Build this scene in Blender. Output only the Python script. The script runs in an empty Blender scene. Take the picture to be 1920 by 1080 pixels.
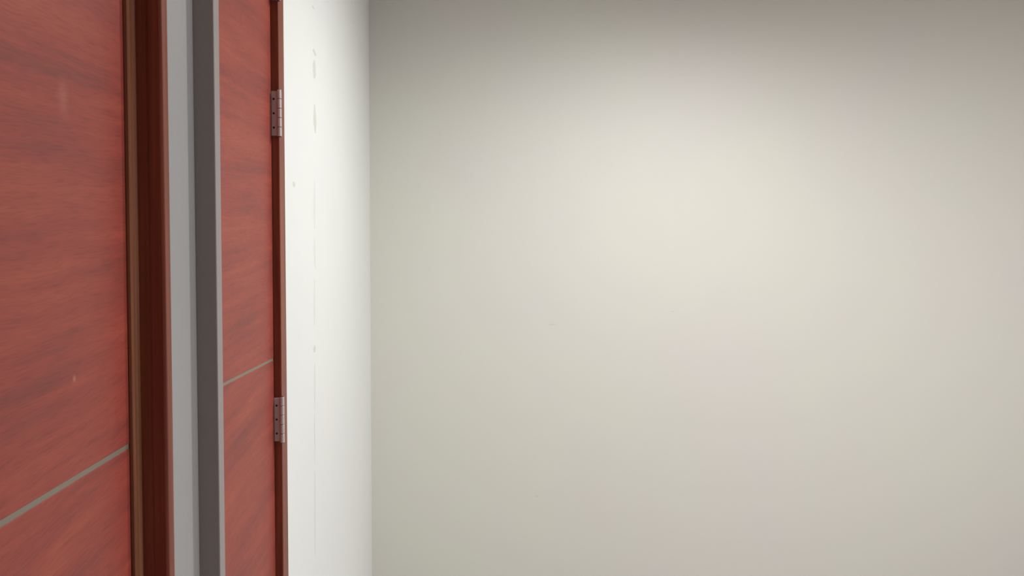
import bpy, bmesh, math, random
from mathutils import Vector, Matrix

random.seed(7)
scene = bpy.context.scene
COL = scene.collection

# ------------------------------------------------------------------ camera
cam_d = bpy.data.cameras.new('camera')
cam_d.sensor_width = 36.0
cam_d.lens = 36.0 * 1500 / 1920
cam_d.clip_start = 0.02
cam = bpy.data.objects.new('camera', cam_d)
cam.location = (0, 0, 1.5)
cam.rotation_euler = (math.radians(90 - 1.871), 0, math.radians(-3.434))
COL.objects.link(cam)
scene.camera = cam

# ------------------------------------------------------------------ world, exposure
world = bpy.data.worlds.new('world')
scene.world = world
world.use_nodes = True
bg = world.node_tree.nodes['Background']
bg.inputs[0].default_value = (1.0, 0.97, 0.95, 1)
bg.inputs[1].default_value = 0.08

vs = scene.view_settings
vs.view_transform = 'Standard'
vs.look = 'None'
vs.gamma = 1.0
vs.use_curve_mapping = False
vs.exposure = -0.06

LAMP = (0.9, 2.4, 2.93)         # ceiling downlight that lights the end of the room
LAMP_POWER = 174
FILL_PANEL = (2.4, 1.3)             # added fill light, an unseen ceiling panel over the right of the room
FILL_POWER = 65

# ------------------------------------------------------------------ dimensions (metres)
XW = -0.4437      # face of the left wall beyond the far door
XP = -0.3967      # face of the grey pier between the doors
XR = 4.4          # right wall
YB = 3.83         # end wall
YN = -2.2         # wall behind the camera
H = 2.95          # ceiling
DOOR_H = 2.2
B0 = -0.14        # floor level (the camera is 1.64 m above it)

# ------------------------------------------------------------------ helpers
def srgb(r, g, b):
    f = lambda c: (c / 255 / 12.92) if c / 255 <= 0.04045 else ((c / 255 + 0.055) / 1.055) ** 2.4
    return (f(r), f(g), f(b), 1)

def new_obj(name, bm, mat, parent=None, smooth=False):
    me = bpy.data.meshes.new(name)
    bmesh.ops.recalc_face_normals(bm, faces=bm.faces)
    bm.to_mesh(me)
    bm.free()
    if smooth:
        for p in me.polygons:
            p.use_smooth = True
    me.materials.append(mat)
    o = bpy.data.objects.new(name, me)
    COL.objects.link(o)
    if parent:
        o.parent = parent
    return o

def empty(name, loc=(0, 0, 0), parent=None):
    o = bpy.data.objects.new(name, None)
    o.location = loc
    o.empty_display_size = 0.05
    COL.objects.link(o)
    if parent:
        o.parent = parent
    return o

def tag(o, label, cat, kind=None):
    o['label'] = label
    o['category'] = cat
    if kind:
        o['kind'] = kind
    return o

def add_box(bm, x0, x1, y0, y1, z0, z1, bevel=0.0, seg=2):
    vs_ = [bm.verts.new((x, y, z)) for x in (x0, x1) for y in (y0, y1) for z in (z0, z1)]
    q = [(0, 1, 3, 2), (4, 6, 7, 5), (0, 4, 5, 1), (2, 3, 7, 6), (0, 2, 6, 4), (1, 5, 7, 3)]
    fs = [bm.faces.new([vs_[i] for i in f]) for f in q]
    if bevel > 0:
        es = list({e for f in fs for e in f.edges})
        bmesh.ops.bevel(bm, geom=es, offset=bevel, segments=seg, affect='EDGES', profile=0.5)

def extrude_poly(bm, pts, z0, z1):
    """closed polygon in plan (x, y), extruded along z"""
    a = [bm.verts.new((x, y, z0)) for x, y in pts]
    b = [bm.verts.new((x, y, z1)) for x, y in pts]
    n = len(pts)
    bm.faces.new(a)
    bm.faces.new(b[::-1])
    for i in range(n):
        j = (i + 1) % n
        bm.faces.new((a[i], a[j], b[j], b[i]))

def add_cyl(bm, x, y, z0, z1, r, seg=16, cham=0.0):
    rings = [(z0, r)] if not cham else [(z0, r - cham), (z0 + cham, r)]
    rings += [(z1, r)] if not cham else [(z1 - cham, r), (z1, r - cham)]
    loops = []
    for z, rr in rings:
        loops.append([bm.verts.new((x + rr * math.cos(2 * math.pi * k / seg),
                                    y + rr * math.sin(2 * math.pi * k / seg), z)) for k in range(seg)])
    for l0, l1 in zip(loops, loops[1:]):
        for k in range(seg):
            bm.faces.new((l0[k], l0[(k + 1) % seg], l1[(k + 1) % seg], l1[k]))
    bm.faces.new(loops[0][::-1])
    bm.faces.new(loops[-1])

# ------------------------------------------------------------------ materials
def base_mat(name, col, rough=0.6, metal=0.0, spec=0.5):
    m = bpy.data.materials.new(name)
    m.use_nodes = True
    p = m.node_tree.nodes['Principled BSDF']
    p.inputs['Base Color'].default_value = col
    p.inputs['Roughness'].default_value = rough
    p.inputs['Metallic'].default_value = metal
    p.inputs['Specular IOR Level'].default_value = spec
    return m

def N(nt, t, **kw):
    n = nt.nodes.new(t)
    for k, v in kw.items():
        setattr(n, k, v)
    return n

def paint_mat(name, c1, c2, scale=1.6, rough=0.7, bump=0.04, spec=0.3):
    """wall paint: faint roller mottling and orange-peel relief"""
    m = base_mat(name, c1, rough, 0, spec)
    nt = m.node_tree
    p = nt.nodes['Principled BSDF']
    tc = N(nt, 'ShaderNodeTexCoord')
    n1 = N(nt, 'ShaderNodeTexNoise')
    n1.inputs['Scale'].default_value = scale
    n1.inputs['Detail'].default_value = 4
    nt.links.new(tc.outputs['Object'], n1.inputs['Vector'])
    mix = N(nt, 'ShaderNodeMix', data_type='RGBA')
    mix.inputs[6].default_value = c1
    mix.inputs[7].default_value = c2
    mr = N(nt, 'ShaderNodeMapRange')
    mr.inputs[1].default_value = 0.35
    mr.inputs[2].default_value = 0.65
    nt.links.new(n1.outputs['Fac'], mr.inputs[0])
    nt.links.new(mr.outputs[0], mix.inputs[0])
    nt.links.new(mix.outputs[2], p.inputs['Base Color'])
    n2 = N(nt, 'ShaderNodeTexNoise')
    n2.inputs['Scale'].default_value = 180
    n2.inputs['Detail'].default_value = 3
    nt.links.new(tc.outputs['Object'], n2.inputs['Vector'])
    b = N(nt, 'ShaderNodeBump')
    b.inputs['Strength'].default_value = bump
    b.inputs['Distance'].default_value = 0.002
    nt.links.new(n2.outputs['Fac'], b.inputs['Height'])
    nt.links.new(b.outputs[0], p.inputs['Normal'])
    return m

def wood_laminate(name, smudges=()):
    """red mahogany laminate, grain running across the door (local y)"""
    m = base_mat(name, (1, 1, 1, 1), 0.45, 0, 0.3)
    nt = m.node_tree
    L = nt.links.new
    p = nt.nodes['Principled BSDF']
    tc = N(nt, 'ShaderNodeTexCoord')
    # slow wander so the figure bends a little
    warp = N(nt, 'ShaderNodeTexNoise')
    warp.inputs['Scale'].default_value = 3.2
    warp.inputs['Detail'].default_value = 2
    L(tc.outputs['Object'], warp.inputs['Vector'])
    wsub = N(nt, 'ShaderNodeVectorMath', operation='SUBTRACT')
    wsub.inputs[1].default_value = (0.5, 0.5, 0.5)
    L(warp.outputs['Color'], wsub.inputs[0])
    wsc = N(nt, 'ShaderNodeVectorMath', operation='MULTIPLY')
    wsc.inputs[1].default_value = (0, 0.1, 0.028)
    L(wsub.outputs[0], wsc.inputs[0])
    wadd = N(nt, 'ShaderNodeVectorMath', operation='ADD')
    L(tc.outputs['Object'], wadd.inputs[0])
    L(wsc.outputs[0], wadd.inputs[1])

    # the figure climbs a little towards the hinge side
    lean = N(nt, 'ShaderNodeMapping')
    lean.inputs['Rotation'].default_value = (math.radians(-4.5), 0, 0)
    L(wadd.outputs[0], lean.inputs['Vector'])

    def grain(sy, sz, detail, rough):
        mp = N(nt, 'ShaderNodeMapping')
        mp.inputs['Scale'].default_value = (1, sy, sz)
        L(lean.outputs[0], mp.inputs['Vector'])
        n = N(nt, 'ShaderNodeTexNoise')
        n.inputs['Scale'].default_value = 1
        n.inputs['Detail'].default_value = detail
        n.inputs['Roughness'].default_value = rough
        L(mp.outputs[0], n.inputs['Vector'])
        return n.outputs['Fac']
    g1 = grain(1.5, 15, 4, 0.55)       # wide bands
    g2 = grain(3.2, 80, 3, 0.6)          # streaks
    g3 = grain(30, 420, 2, 0.5)        # pores
    ramp = N(nt, 'ShaderNodeValToRGB')
    e = ramp.color_ramp.elements
    e[0].position = 0.30
    e[0].color = DOOR_DARK
    e[1].position = 0.70
    e[1].color = DOOR_LIGHT
    mid = e.new(0.5)
    mid.color = DOOR_MID
    s = N(nt, 'ShaderNodeMath', operation='MULTIPLY_ADD')
    s.inputs[1].default_value = 0.36
    L(g2, s.inputs[0])
    s1 = N(nt, 'ShaderNodeMath', operation='MULTIPLY')
    s1.inputs[1].default_value = 0.64
    L(g1, s1.inputs[0])
    L(s1.outputs[0], s.inputs[2])
    L(s.outputs[0], ramp.inputs[0])
    pores = N(nt, 'ShaderNodeMapRange')
    pores.inputs[1].default_value = 0.3
    pores.inputs[2].default_value = 0.55
    pores.inputs[3].default_value = 0.82
    pores.inputs[4].default_value = 1.0
    L(g3, pores.inputs[0])
    mul = N(nt, 'ShaderNodeMix', data_type='RGBA', blend_type='MULTIPLY')
    mul.inputs[0].default_value = 1
    L(ramp.outputs[0], mul.inputs[6])
    L(pores.outputs[0], mul.inputs[7])
    col = mul.outputs[2]
    # rubbed pale marks: (y, z, half length y, half height z, strength)
    for (cy, cz, ry, rz, k) in smudges:
        mp = N(nt, 'ShaderNodeMapping', vector_type='POINT')
        mp.inputs['Location'].default_value = (0, -cy / ry, -cz / rz)
        mp.inputs['Scale'].default_value = (0, 1 / ry, 1 / rz)
        L(tc.outputs['Object'], mp.inputs['Vector'])
        ln = N(nt, 'ShaderNodeVectorMath', operation='LENGTH')
        L(mp.outputs[0], ln.inputs[0])
        r = N(nt, 'ShaderNodeMapRange', interpolation_type='SMOOTHSTEP')
        r.inputs[1].default_value = 0
        r.inputs[2].default_value = 1
        r.inputs[3].default_value = k
        r.inputs[4].default_value = 0
        L(ln.outputs['Value'], r.inputs[0])
        mx = N(nt, 'ShaderNodeMix', data_type='RGBA')
        mx.inputs[7].default_value = srgb(205, 150, 135)
        L(r.outputs[0], mx.inputs[0])
        L(col, mx.inputs[6])
        col = mx.outputs[2]
    L(col, p.inputs['Base Color'])
    b = N(nt, 'ShaderNodeBump')
    b.inputs['Strength'].default_value = 0.06
    b.inputs['Distance'].default_value = 0.001
    L(g3, b.inputs['Height'])
    L(b.outputs[0], p.inputs['Normal'])
    return m

def frame_wood(name, dark, light, rough=0.4):
    """stained solid timber, grain upright"""
    m = base_mat(name, dark, rough, 0, 0.3)
    nt = m.node_tree
    p = nt.nodes['Principled BSDF']
    tc = N(nt, 'ShaderNodeTexCoord')
    mp = N(nt, 'ShaderNodeMapping')
    mp.inputs['Scale'].default_value = (110, 110, 3)
    nt.links.new(tc.outputs['Object'], mp.inputs['Vector'])
    n = N(nt, 'ShaderNodeTexNoise')
    n.inputs['Scale'].default_value = 1
    n.inputs['Detail'].default_value = 4
    nt.links.new(mp.outputs[0], n.inputs['Vector'])
    r = N(nt, 'ShaderNodeValToRGB')
    r.color_ramp.elements[0].position = 0.3
    r.color_ramp.elements[0].color = dark
    r.color_ramp.elements[1].position = 0.7
    r.color_ramp.elements[1].color = light
    nt.links.new(n.outputs['Fac'], r.inputs[0])
    nt.links.new(r.outputs[0], p.inputs['Base Color'])
    return m

DOOR_DARK = srgb(116, 56, 51)
DOOR_MID = srgb(149, 65, 55)
DOOR_LIGHT = srgb(167, 79, 60)

M_WALL_L = paint_mat('white_wall_paint', srgb(228, 229, 226), srgb(225, 227, 225))
M_PIER = paint_mat('grey_wall_paint', srgb(157, 156, 155), srgb(152, 151, 151), bump=0.06)
M_WALL_B = paint_mat('cream_wall_paint', srgb(213, 213, 202), srgb(213, 210, 204), scale=1.1)
M_CEIL = paint_mat('ceiling_paint', srgb(242, 241, 239), srgb(239, 238, 236))
M_FLOOR = paint_mat('floor_tile_grey', srgb(206, 203, 202), srgb(200, 197, 196), scale=3, rough=0.35)
M_FRAME = frame_wood('dark_stained_timber', srgb(106, 48, 34), srgb(134, 68, 48))
M_BEAD = frame_wood('light_brown_bead', srgb(122, 74, 52), srgb(150, 98, 72))
M_POST = base_mat('taupe_grey_metal', srgb(147, 139, 137), 0.45, 0.0, 0.4)
M_INLAY = base_mat('grey_inlay', srgb(132, 122, 108), 0.45, 0.2, 0.4)
M_STEEL = base_mat('brushed_steel', srgb(196, 186, 184), 0.4, 0.25, 0.5)
M_DARKMETAL = base_mat('hinge_pin_dark', srgb(60, 50, 50), 0.5, 0.6, 0.5)
M_CRACK = base_mat('crack_grey', srgb(208, 209, 203), 0.8, 0, 0.2)
M_FAINT = base_mat('crack_pale_grey', srgb(219, 220, 216), 0.8, 0, 0.2)
M_SCUFF = base_mat('scuff_grey', srgb(203, 199, 188), 0.8, 0, 0.2)
M_WHITEMETAL = base_mat('white_enamel', srgb(235, 235, 235), 0.35, 0, 0.5)

# ------------------------------------------------------------------ room shell
bm = bmesh.new(); add_box(bm, -0.62, XR + 0.12, YN - 0.12, YB + 0.12, B0 - 0.1, B0)
tag(new_obj('floor', bm, M_FLOOR), 'plain grey floor of the room below the doors', 'floor', 'structure')
bm = bmesh.new(); add_box(bm, -0.62, XR + 0.12, YN - 0.12, YB + 0.12, H, H + 0.1)
tag(new_obj('ceiling', bm, M_CEIL), 'flat white ceiling above the room', 'ceiling', 'structure')
bm = bmesh.new(); add_box(bm, -0.62, XR + 0.12, YB, YB + 0.12, B0, H)
wall_back = tag(new_obj('wall_back', bm, M_WALL_B), 'large blank cream wall filling the right of the picture', 'wall', 'structure')
bm = bmesh.new(); add_box(bm, XR, XR + 0.12, YN - 0.12, YB, B0, H)
tag(new_obj('wall_right', bm, M_WALL_B), 'plain cream side wall facing the doors', 'wall', 'structure')

bm = bmesh.new(); add_box(bm, -0.62, XR, YN - 0.12, YN, B0, H)
tag(new_obj('wall_front', bm, M_WALL_B), 'plain cream wall behind the viewer', 'wall', 'structure')

# left wall: white stretch beyond the far door, with the pieces over the doors
wall_left = tag(empty('wall_left', (-0.55, 2.9, B0)), 'white wall between the far red door and the corner', 'wall', 'structure')
bm = bmesh.new()
extrude_poly(bm, [(XW, 2.019), (XW, YB), (-0.6, YB), (-0.6, 2.019)], B0, H)
extrude_poly(bm, [(XW, 1.25), (XW, 2.019), (-0.6, 2.019), (-0.6, 1.25)], DOOR_H + 0.062, H)
o = new_obj('plaster', bm, M_WALL_L)
o.parent = wall_left; o.matrix_parent_inverse = wall_left.matrix_basis.inverted()

# grey pier and the wall around the near door
pier = empty('wall_pier', (-0.5, 1.17, B0))
tag(pier, 'narrow strip of grey wall between the two red doors', 'wall', 'structure')
bm = bmesh.new()
extrude_poly(bm, [(XP, 1.1065), (XP, 1.2495), (-0.6, 1.2495), (-0.6, 1.1065)], B0, H)
extrude_poly(bm, [(XP, 0.23), (XP, 1.1065), (-0.6, 1.1065), (-0.6, 0.23)], DOOR_H + 0.062, H)
extrude_poly(bm, [(XP, YN), (XP, 0.23), (-0.6, 0.23), (-0.6, YN)], B0, H)
o = new_obj('plaster', bm, M_PIER)
o.parent = pier; o.matrix_parent_inverse = pier.matrix_basis.inverted()

# square edge post on the pier, next to the far door's recess
bm = bmesh.new(); add_box(bm, XP - 0.001, -0.3665, 1.212, 1.2382, B0, H, 0.0015)
tag(new_obj('trim_3', bm, M_POST), 'slim square grey post on the edge of the grey wall strip', 'post', 'structure')

# ------------------------------------------------------------------ near door frame
def rel(o, parent):
    o.parent = parent
    o.matrix_parent_inverse = parent.matrix_basis.inverted()
    return o

f1 = tag(empty('trim_1', (-0.45, 1.08, B0)), 'dark brown moulded timber frame of the near red door', 'door frame', 'structure')
bead = [(-0.4330, 1.0587), (-0.4292, 1.0587), (-0.4280, 1.0597), (-0.4280, 1.0645), (-0.4300, 1.0662), (-0.4305, 1.0680),
        (-0.4300, 1.0698), (-0.4280, 1.0712), (-0.4280, 1.0745), (-0.4298, 1.0765), (-0.4298, 1.0780), (-0.4280, 1.0795), (-0.4280, 1.0833), (-0.4330, 1.0833)]
jam = [(-0.50, 1.0585), (-0.4325, 1.0585), (-0.4325, 1.0834),
       (-0.4165, 1.0834), (-0.4160, 1.0842), (-0.4130, 1.0842), (-0.4125, 1.0834),
       (-0.3985, 1.0834), (-0.3967, 1.0840), (-0.3950, 1.0852), (-0.3945, 1.0870), (-0.3945, 1.1020), (-0.3952, 1.1050), (-0.3968, 1.1064), (-0.50, 1.1064)]
bm = bmesh.new(); extrude_poly(bm, jam, B0, DOOR_H + 0.06)
rel(new_obj('jamb', bm, M_FRAME), f1)
bm = bmesh.new(); extrude_poly(bm, [(x, 0.2305 + (1.1064 - y)) for x, y in jam], B0, DOOR_H + 0.06)
rel(new_obj('jamb', bm, M_FRAME), f1)
bm = bmesh.new(); add_box(bm, -0.50, -0.3945, 0.2785, 1.0584, DOOR_H + 0.004, DOOR_H + 0.06, 0.002)
rel(new_obj('head_jamb', bm, M_FRAME), f1)
for mirror in (False, True):
    bm = bmesh.new(); extrude_poly(bm, [(x, 0.2305 + (1.1064 - y)) if mirror else (x, y) for x, y in bead], B0, DOOR_H + 0.06)
    rel(new_obj('stop_bead', bm, M_BEAD), f1)['label'] = 'ridged lighter brown bead along the door edge'

# ------------------------------------------------------------------ doors
GROOVE = 0.0066
def build_door(name, hinge_xy, rotz, y0, y1, zg, mat, label):
    """local frame: face of the door at x = 0, running along +y"""
    d = empty(name, (hinge_xy[0], hinge_xy[1], 0))
    d.rotation_euler = (0, 0, rotz)
    tag(d, label, 'door', 'structure')
    t = 0.034
    zs = [B0 + 0.006, 0.55, zg, DOOR_H]
    bm = bmesh.new(); add_box(bm, -t, -0.003, y0 + 0.001, y1 - 0.001, B0 + 0.007, DOOR_H - 0.001)
    core = new_obj('door_core', bm, mat, d)
    for i in range(len(zs) - 1):
        a = zs[i] + (GROOVE / 2 if i else 0)
        b = zs[i + 1] - (GROOVE / 2 if i < len(zs) - 2 else 0)
        bm = bmesh.new(); add_box(bm, -0.003, 0, y0, y1, a, b, 0.0006, 1)
        new_obj('door_panel', bm, mat, d)
        if i:
            bm = bmesh.new(); add_box(bm, -0.003, -0.0008, y0, y1, zs[i] - GROOVE / 2, zs[i] + GROOVE / 2)
            new_obj('inlay_strip', bm, M_INLAY, d)['label'] = 'thin grey inlay line across the door'
    return d

tilt = math.radians(2.4)
# near door turns about its far edge line: local y runs back towards the camera
M_DOOR1 = wood_laminate('red_laminate_near', smudges=((0.885 - 1.0564, 1.675, 0.018, 0.030, 0.14), (0.9 - 1.0564, 1.372, 0.006, 0.006, 0.35)))
door1 = build_door('door_1', (-0.433, 1.0564), tilt, -0.777, 0.0, 1.262, M_DOOR1,
                   'near red wood grain door cut off by the left picture edge')
M_DOOR2 = wood_laminate('red_laminate_far')
door2 = build_door('door_2', (-0.46, 1.9585), 0, -0.66, 0.0, 1.265, M_DOOR2,
                   'far red wood grain door with steel hinges beside the white wall')

# far door frame
f2 = tag(empty('trim_2', (-0.47, 1.99, B0)), 'brown timber frame of the far door next to the white wall', 'door frame', 'structure')
YJ = 1.9615
jam2 = [(-0.52, YJ), (-0.4438, YJ), (-0.4424, YJ + 0.0006), (-0.4418, YJ + 0.002), (-0.4418, 2.0165), (-0.4424, 2.0185), (-0.4438, 2.0189), (-0.52, 2.0189)]
bm = bmesh.new(); extrude_poly(bm, jam2, B0, DOOR_H + 0.06)
rel(new_obj('jamb', bm, M_FRAME), f2)
ym = 1.2965
bm = bmesh.new(); extrude_poly(bm, [(x, ym - 0.0015 - (y - YJ) * 0.78) for x, y in jam2], B0, DOOR_H + 0.06)
rel(new_obj('jamb', bm, M_FRAME), f2)
bm = bmesh.new(); add_box(bm, -0.52, -0.4418, ym + 0.0005, YJ - 0.0005, DOOR_H + 0.004, DOOR_H + 0.06, 0.002)
rel(new_obj('head_jamb', bm, M_FRAME), f2)

# hinges on the far edge of the far door (local frame of door_2)
HH = 0.112
proto = None
def build_hinge():
    h = empty('hinge', (0, 0, 0), door2)
    h['label'] = 'steel butt hinge'
    bm = bmesh.new()
    add_box(bm, 0.0003, 0.0156, -0.0002, 0.0018, -HH / 2 + 0.003, HH / 2 - 0.003, 0.0004, 1)
    new_obj('hinge_leaf', bm, M_STEEL, h)
    kx, ky, r = 0.0200, -0.0030, 0.0054
    n = 5
    for i in range(n):
        a = -HH / 2 + HH * i / n
        b = -HH / 2 + HH * (i + 1) / n
        bm = bmesh.new()
        add_cyl(bm, kx, ky, a + 0.0006, b - 0.0006, r, 18, 0.0006)
        # the strap that wraps from the knuckle to its leaf
        add_box(bm, 0.0150, kx, ky + 0.0036, ky + 0.0050, a + 0.0006, b - 0.0006)
        new_obj('knuckle', bm, M_STEEL, h)
    bm = bmesh.new(); add_cyl(bm, kx, ky, -HH / 2 - 0.0006, HH / 2 + 0.0006, r * 0.72, 14)
    new_obj('pin', bm, M_DARKMETAL, h)
    for z in (-0.034, 0.0, 0.034):
        bm = bmesh.new()
        s = 12
        ring = []
        for k in range(s):
            a = 2 * math.pi * k / s
            ring.append((0.0062 + 0.0026 * math.cos(a), z + 0.0026 * math.sin(a)))
        va = [bm.verts.new((x, -0.0008, zz)) for x, zz in ring]
        vb = [bm.verts.new((x, 0.0004, zz)) for x, zz in ring]
        bm.faces.new(va)
        for k in range(s):
            bm.faces.new((va[k], va[(k + 1) % s], vb[(k + 1) % s], vb[k]))
        bm.faces.new(vb[::-1])
        new_obj('screw', bm, M_DARKMETAL, h)
    return h
HZ = (1.8555, 1.1180, 2.177, 0.06)
for i, z in enumerate(HZ):
    if i == 0:
        proto = build_hinge(); proto.location = (0, 0, z)
    else:
        c = proto.copy(); COL.objects.link(c); c.parent = door2; c.location = (0, 0, z)
        for ch in list(proto.children):
            k = ch.copy(); COL.objects.link(k); k.parent = c

# ------------------------------------------------------------------ wear on the walls
def crack(pts, name, mat, parent, plane='x', at=XW, t=0.0003):
    """hairline: centre line with half widths, laid just proud of the wall; pts (u, z, halfwidth)"""
    bm = bmesh.new()
    L, R, L2, R2 = [], [], [], []
    for u, z, w in pts:
        for lst, uu, d in ((L, u - w, t), (R, u + w, t), (L2, u - w, -0.0005), (R2, u + w, -0.0005)):
            lst.append(bm.verts.new((at + d, uu, z) if plane == 'x' else (uu, at - d, z)))
    for i in range(len(pts) - 1):
        bm.faces.new((L[i], R[i], R[i + 1], L[i + 1]))
        bm.faces.new((L[i], L[i + 1], L2[i + 1], L2[i]))
        bm.faces.new((R[i], R2[i], R2[i + 1], R[i + 1]))
    o = new_obj(name, bm, mat)
    return rel(o, parent)

def wiggle(u0, z0, u1, z1, w, n=7, j=0.002):
    out = []
    for i in range(n):
        s = i / (n - 1)
        ww = 3.2 * w * (0.25 + 0.75 * math.sin(math.pi * min(max(s, 0.06), 0.94))) * random.uniform(0.75, 1.2)
        out.append((u0 + (u1 - u0) * s + random.uniform(-j, j), z0 + (z1 - z0) * s, ww))
    return out
for (u0, z0, u1, z1, w) in ((2.420, 2.255, 2.428, 2.250, 0.006), (2.430, 2.132, 2.446, 2.116, 0.007), (2.435, 2.100, 2.434, 2.046, 0.0075),
                            (2.432, 1.968, 2.440, 1.885, 0.0065), (2.423, 1.745, 2.416, 1.600, 0.004), (2.412, 1.570, 2.420, 1.48, 0.004),
                            (2.408, 1.45, 2.402, 1.31, 0.0035), (2.402, 1.252, 2.401, 1.232, 0.006),
                            (2.402, 1.20, 2.398, 1.06, 0.0035), (2.396, 1.05, 2.392, 0.90, 0.003), (2.390, 0.88, 2.386, 0.62, 0.0035), (2.13, 1.71, 2.131, 1.695, 0.005)):
    crack(wiggle(u0, z0, u1, z1, w), 'hairline_crack', M_CRACK if w > 0.0045 else M_FAINT, wall_left)
for (u0, z0, u1, z1, w) in ((0.406, 1.197, 0.444, 1.195, 0.003), (0.346, 0.366, 0.354, 0.362, 0.003), (1.008, 1.262, 1.016, 1.258, 0.003)):
    if abs(u1 - u0) > 0.02:
        pts = [(u0 + (u1 - u0) * i / 6, z0 + random.uniform(-.001, .001), 0.0045) for i in range(7)]
        bm = bmesh.new()
        up = [bm.verts.new((u, YB - 0.0003, z + 0.0022 * math.sin(math.pi * (i + .6) / 7.2))) for i, (u, z, w_) in enumerate(pts)]
        dn = [bm.verts.new((u, YB - 0.0003, z - 0.0022 * math.sin(math.pi * (i + .6) / 7.2))) for i, (u, z, w_) in enumerate(pts)]
        for i in range(6):
            bm.faces.new((up[i], up[i + 1], dn[i + 1], dn[i]))
        new_obj('scuff_mark', bm, M_SCUFF, wall_back)
    else:
        o = crack(wiggle(u0, z0, u1, z1, w, 4, 0.0005), 'scuff_mark', M_SCUFF, wall_back, 'y', YB)

# ------------------------------------------------------------------ ceiling downlight
def downlight(loc):
    r = tag(empty('ceiling_downlight', (loc[0], loc[1], H)), 'round white downlight in the ceiling near the cream wall', 'ceiling light')
    seg = 40
    prof = [(0.070, 0.0), (0.098, 0.0), (0.100, -0.004), (0.096, -0.009), (0.080, -0.011), (0.072, -0.006)]
    bm = bmesh.new()
    rings = [[bm.verts.new((a * math.cos(2 * math.pi * k / seg), a * math.sin(2 * math.pi * k / seg), z)) for k in range(seg)] for a, z in prof]
    for i in range(len(rings)):
        A, B = rings[i], rings[(i + 1) % len(rings)]
        for k in range(seg):
            bm.faces.new((A[k], A[(k + 1) % seg], B[(k + 1) % seg], B[k]))
    new_obj('trim_ring', bm, M_WHITEMETAL, r, True)
    bm = bmesh.new()
    add_cyl(bm, 0, 0, -0.004, -0.001, 0.0715, seg)
    m = base_mat('lamp_diffuser', (1, 1, 1, 1), 0.5)
    p = m.node_tree.nodes['Principled BSDF']
    p.inputs['Emission Color'].default_value = (1, 0.97, 0.92, 1)
    p.inputs['Emission Strength'].default_value = 6
    new_obj('diffuser', bm, m, r)
    ld = bpy.data.lights.new('downlight_beam', 'SPOT')
    ld.energy = LAMP_POWER
    ld.color = (0.97, 1.0, 0.965)
    ld.spot_size = math.radians(171)
    ld.spot_blend = 0.85
    ld.shadow_soft_size = 0.06
    lo = bpy.data.objects.new('downlight_beam', ld)
    lo.location = (0, 0, loc[2] - H)
    COL.objects.link(lo)
    lo.parent = r
downlight(LAMP)

def fill_panel(loc):  # unseen fill added to raise the soft light on walls and doors
    w = 0.6
    r = tag(empty('fill_panel_light', (loc[0], loc[1], H)), 'added square fill panel on the ceiling, out of view over the right side', 'ceiling light')
    bm = bmesh.new()
    for a in ((-w / 2, w / 2, -w / 2, -w / 2 + 0.02), (-w / 2, w / 2, w / 2 - 0.02, w / 2),
              (-w / 2, -w / 2 + 0.02, -w / 2 + 0.02, w / 2 - 0.02), (w / 2 - 0.02, w / 2, -w / 2 + 0.02, w / 2 - 0.02)):
        add_box(bm, *a, -0.025, 0)
    new_obj('fill_panel_frame', bm, M_WHITEMETAL, r)
    bm = bmesh.new()
    add_box(bm, -w / 2 + 0.02, w / 2 - 0.02, -w / 2 + 0.02, w / 2 - 0.02, -0.018, -0.004)
    m = base_mat('fill_panel_diffuser', (1, 1, 1, 1), 0.5)
    p = m.node_tree.nodes['Principled BSDF']
    p.inputs['Emission Color'].default_value = (1, 0.96, 0.96, 1)
    p.inputs['Emission Strength'].default_value = 3
    new_obj('diffuser', bm, m, r)
    ld = bpy.data.lights.new('fill_glow', 'AREA')
    ld.shape = 'SQUARE'
    ld.size = 0.54
    ld.energy = FILL_POWER
    ld.color = (1.0, 0.96, 1.0)
    lo = bpy.data.objects.new('fill_glow', ld)
    lo.location = (0, 0, -0.03)
    COL.objects.link(lo)
    lo.parent = r
fill_panel(FILL_PANEL)
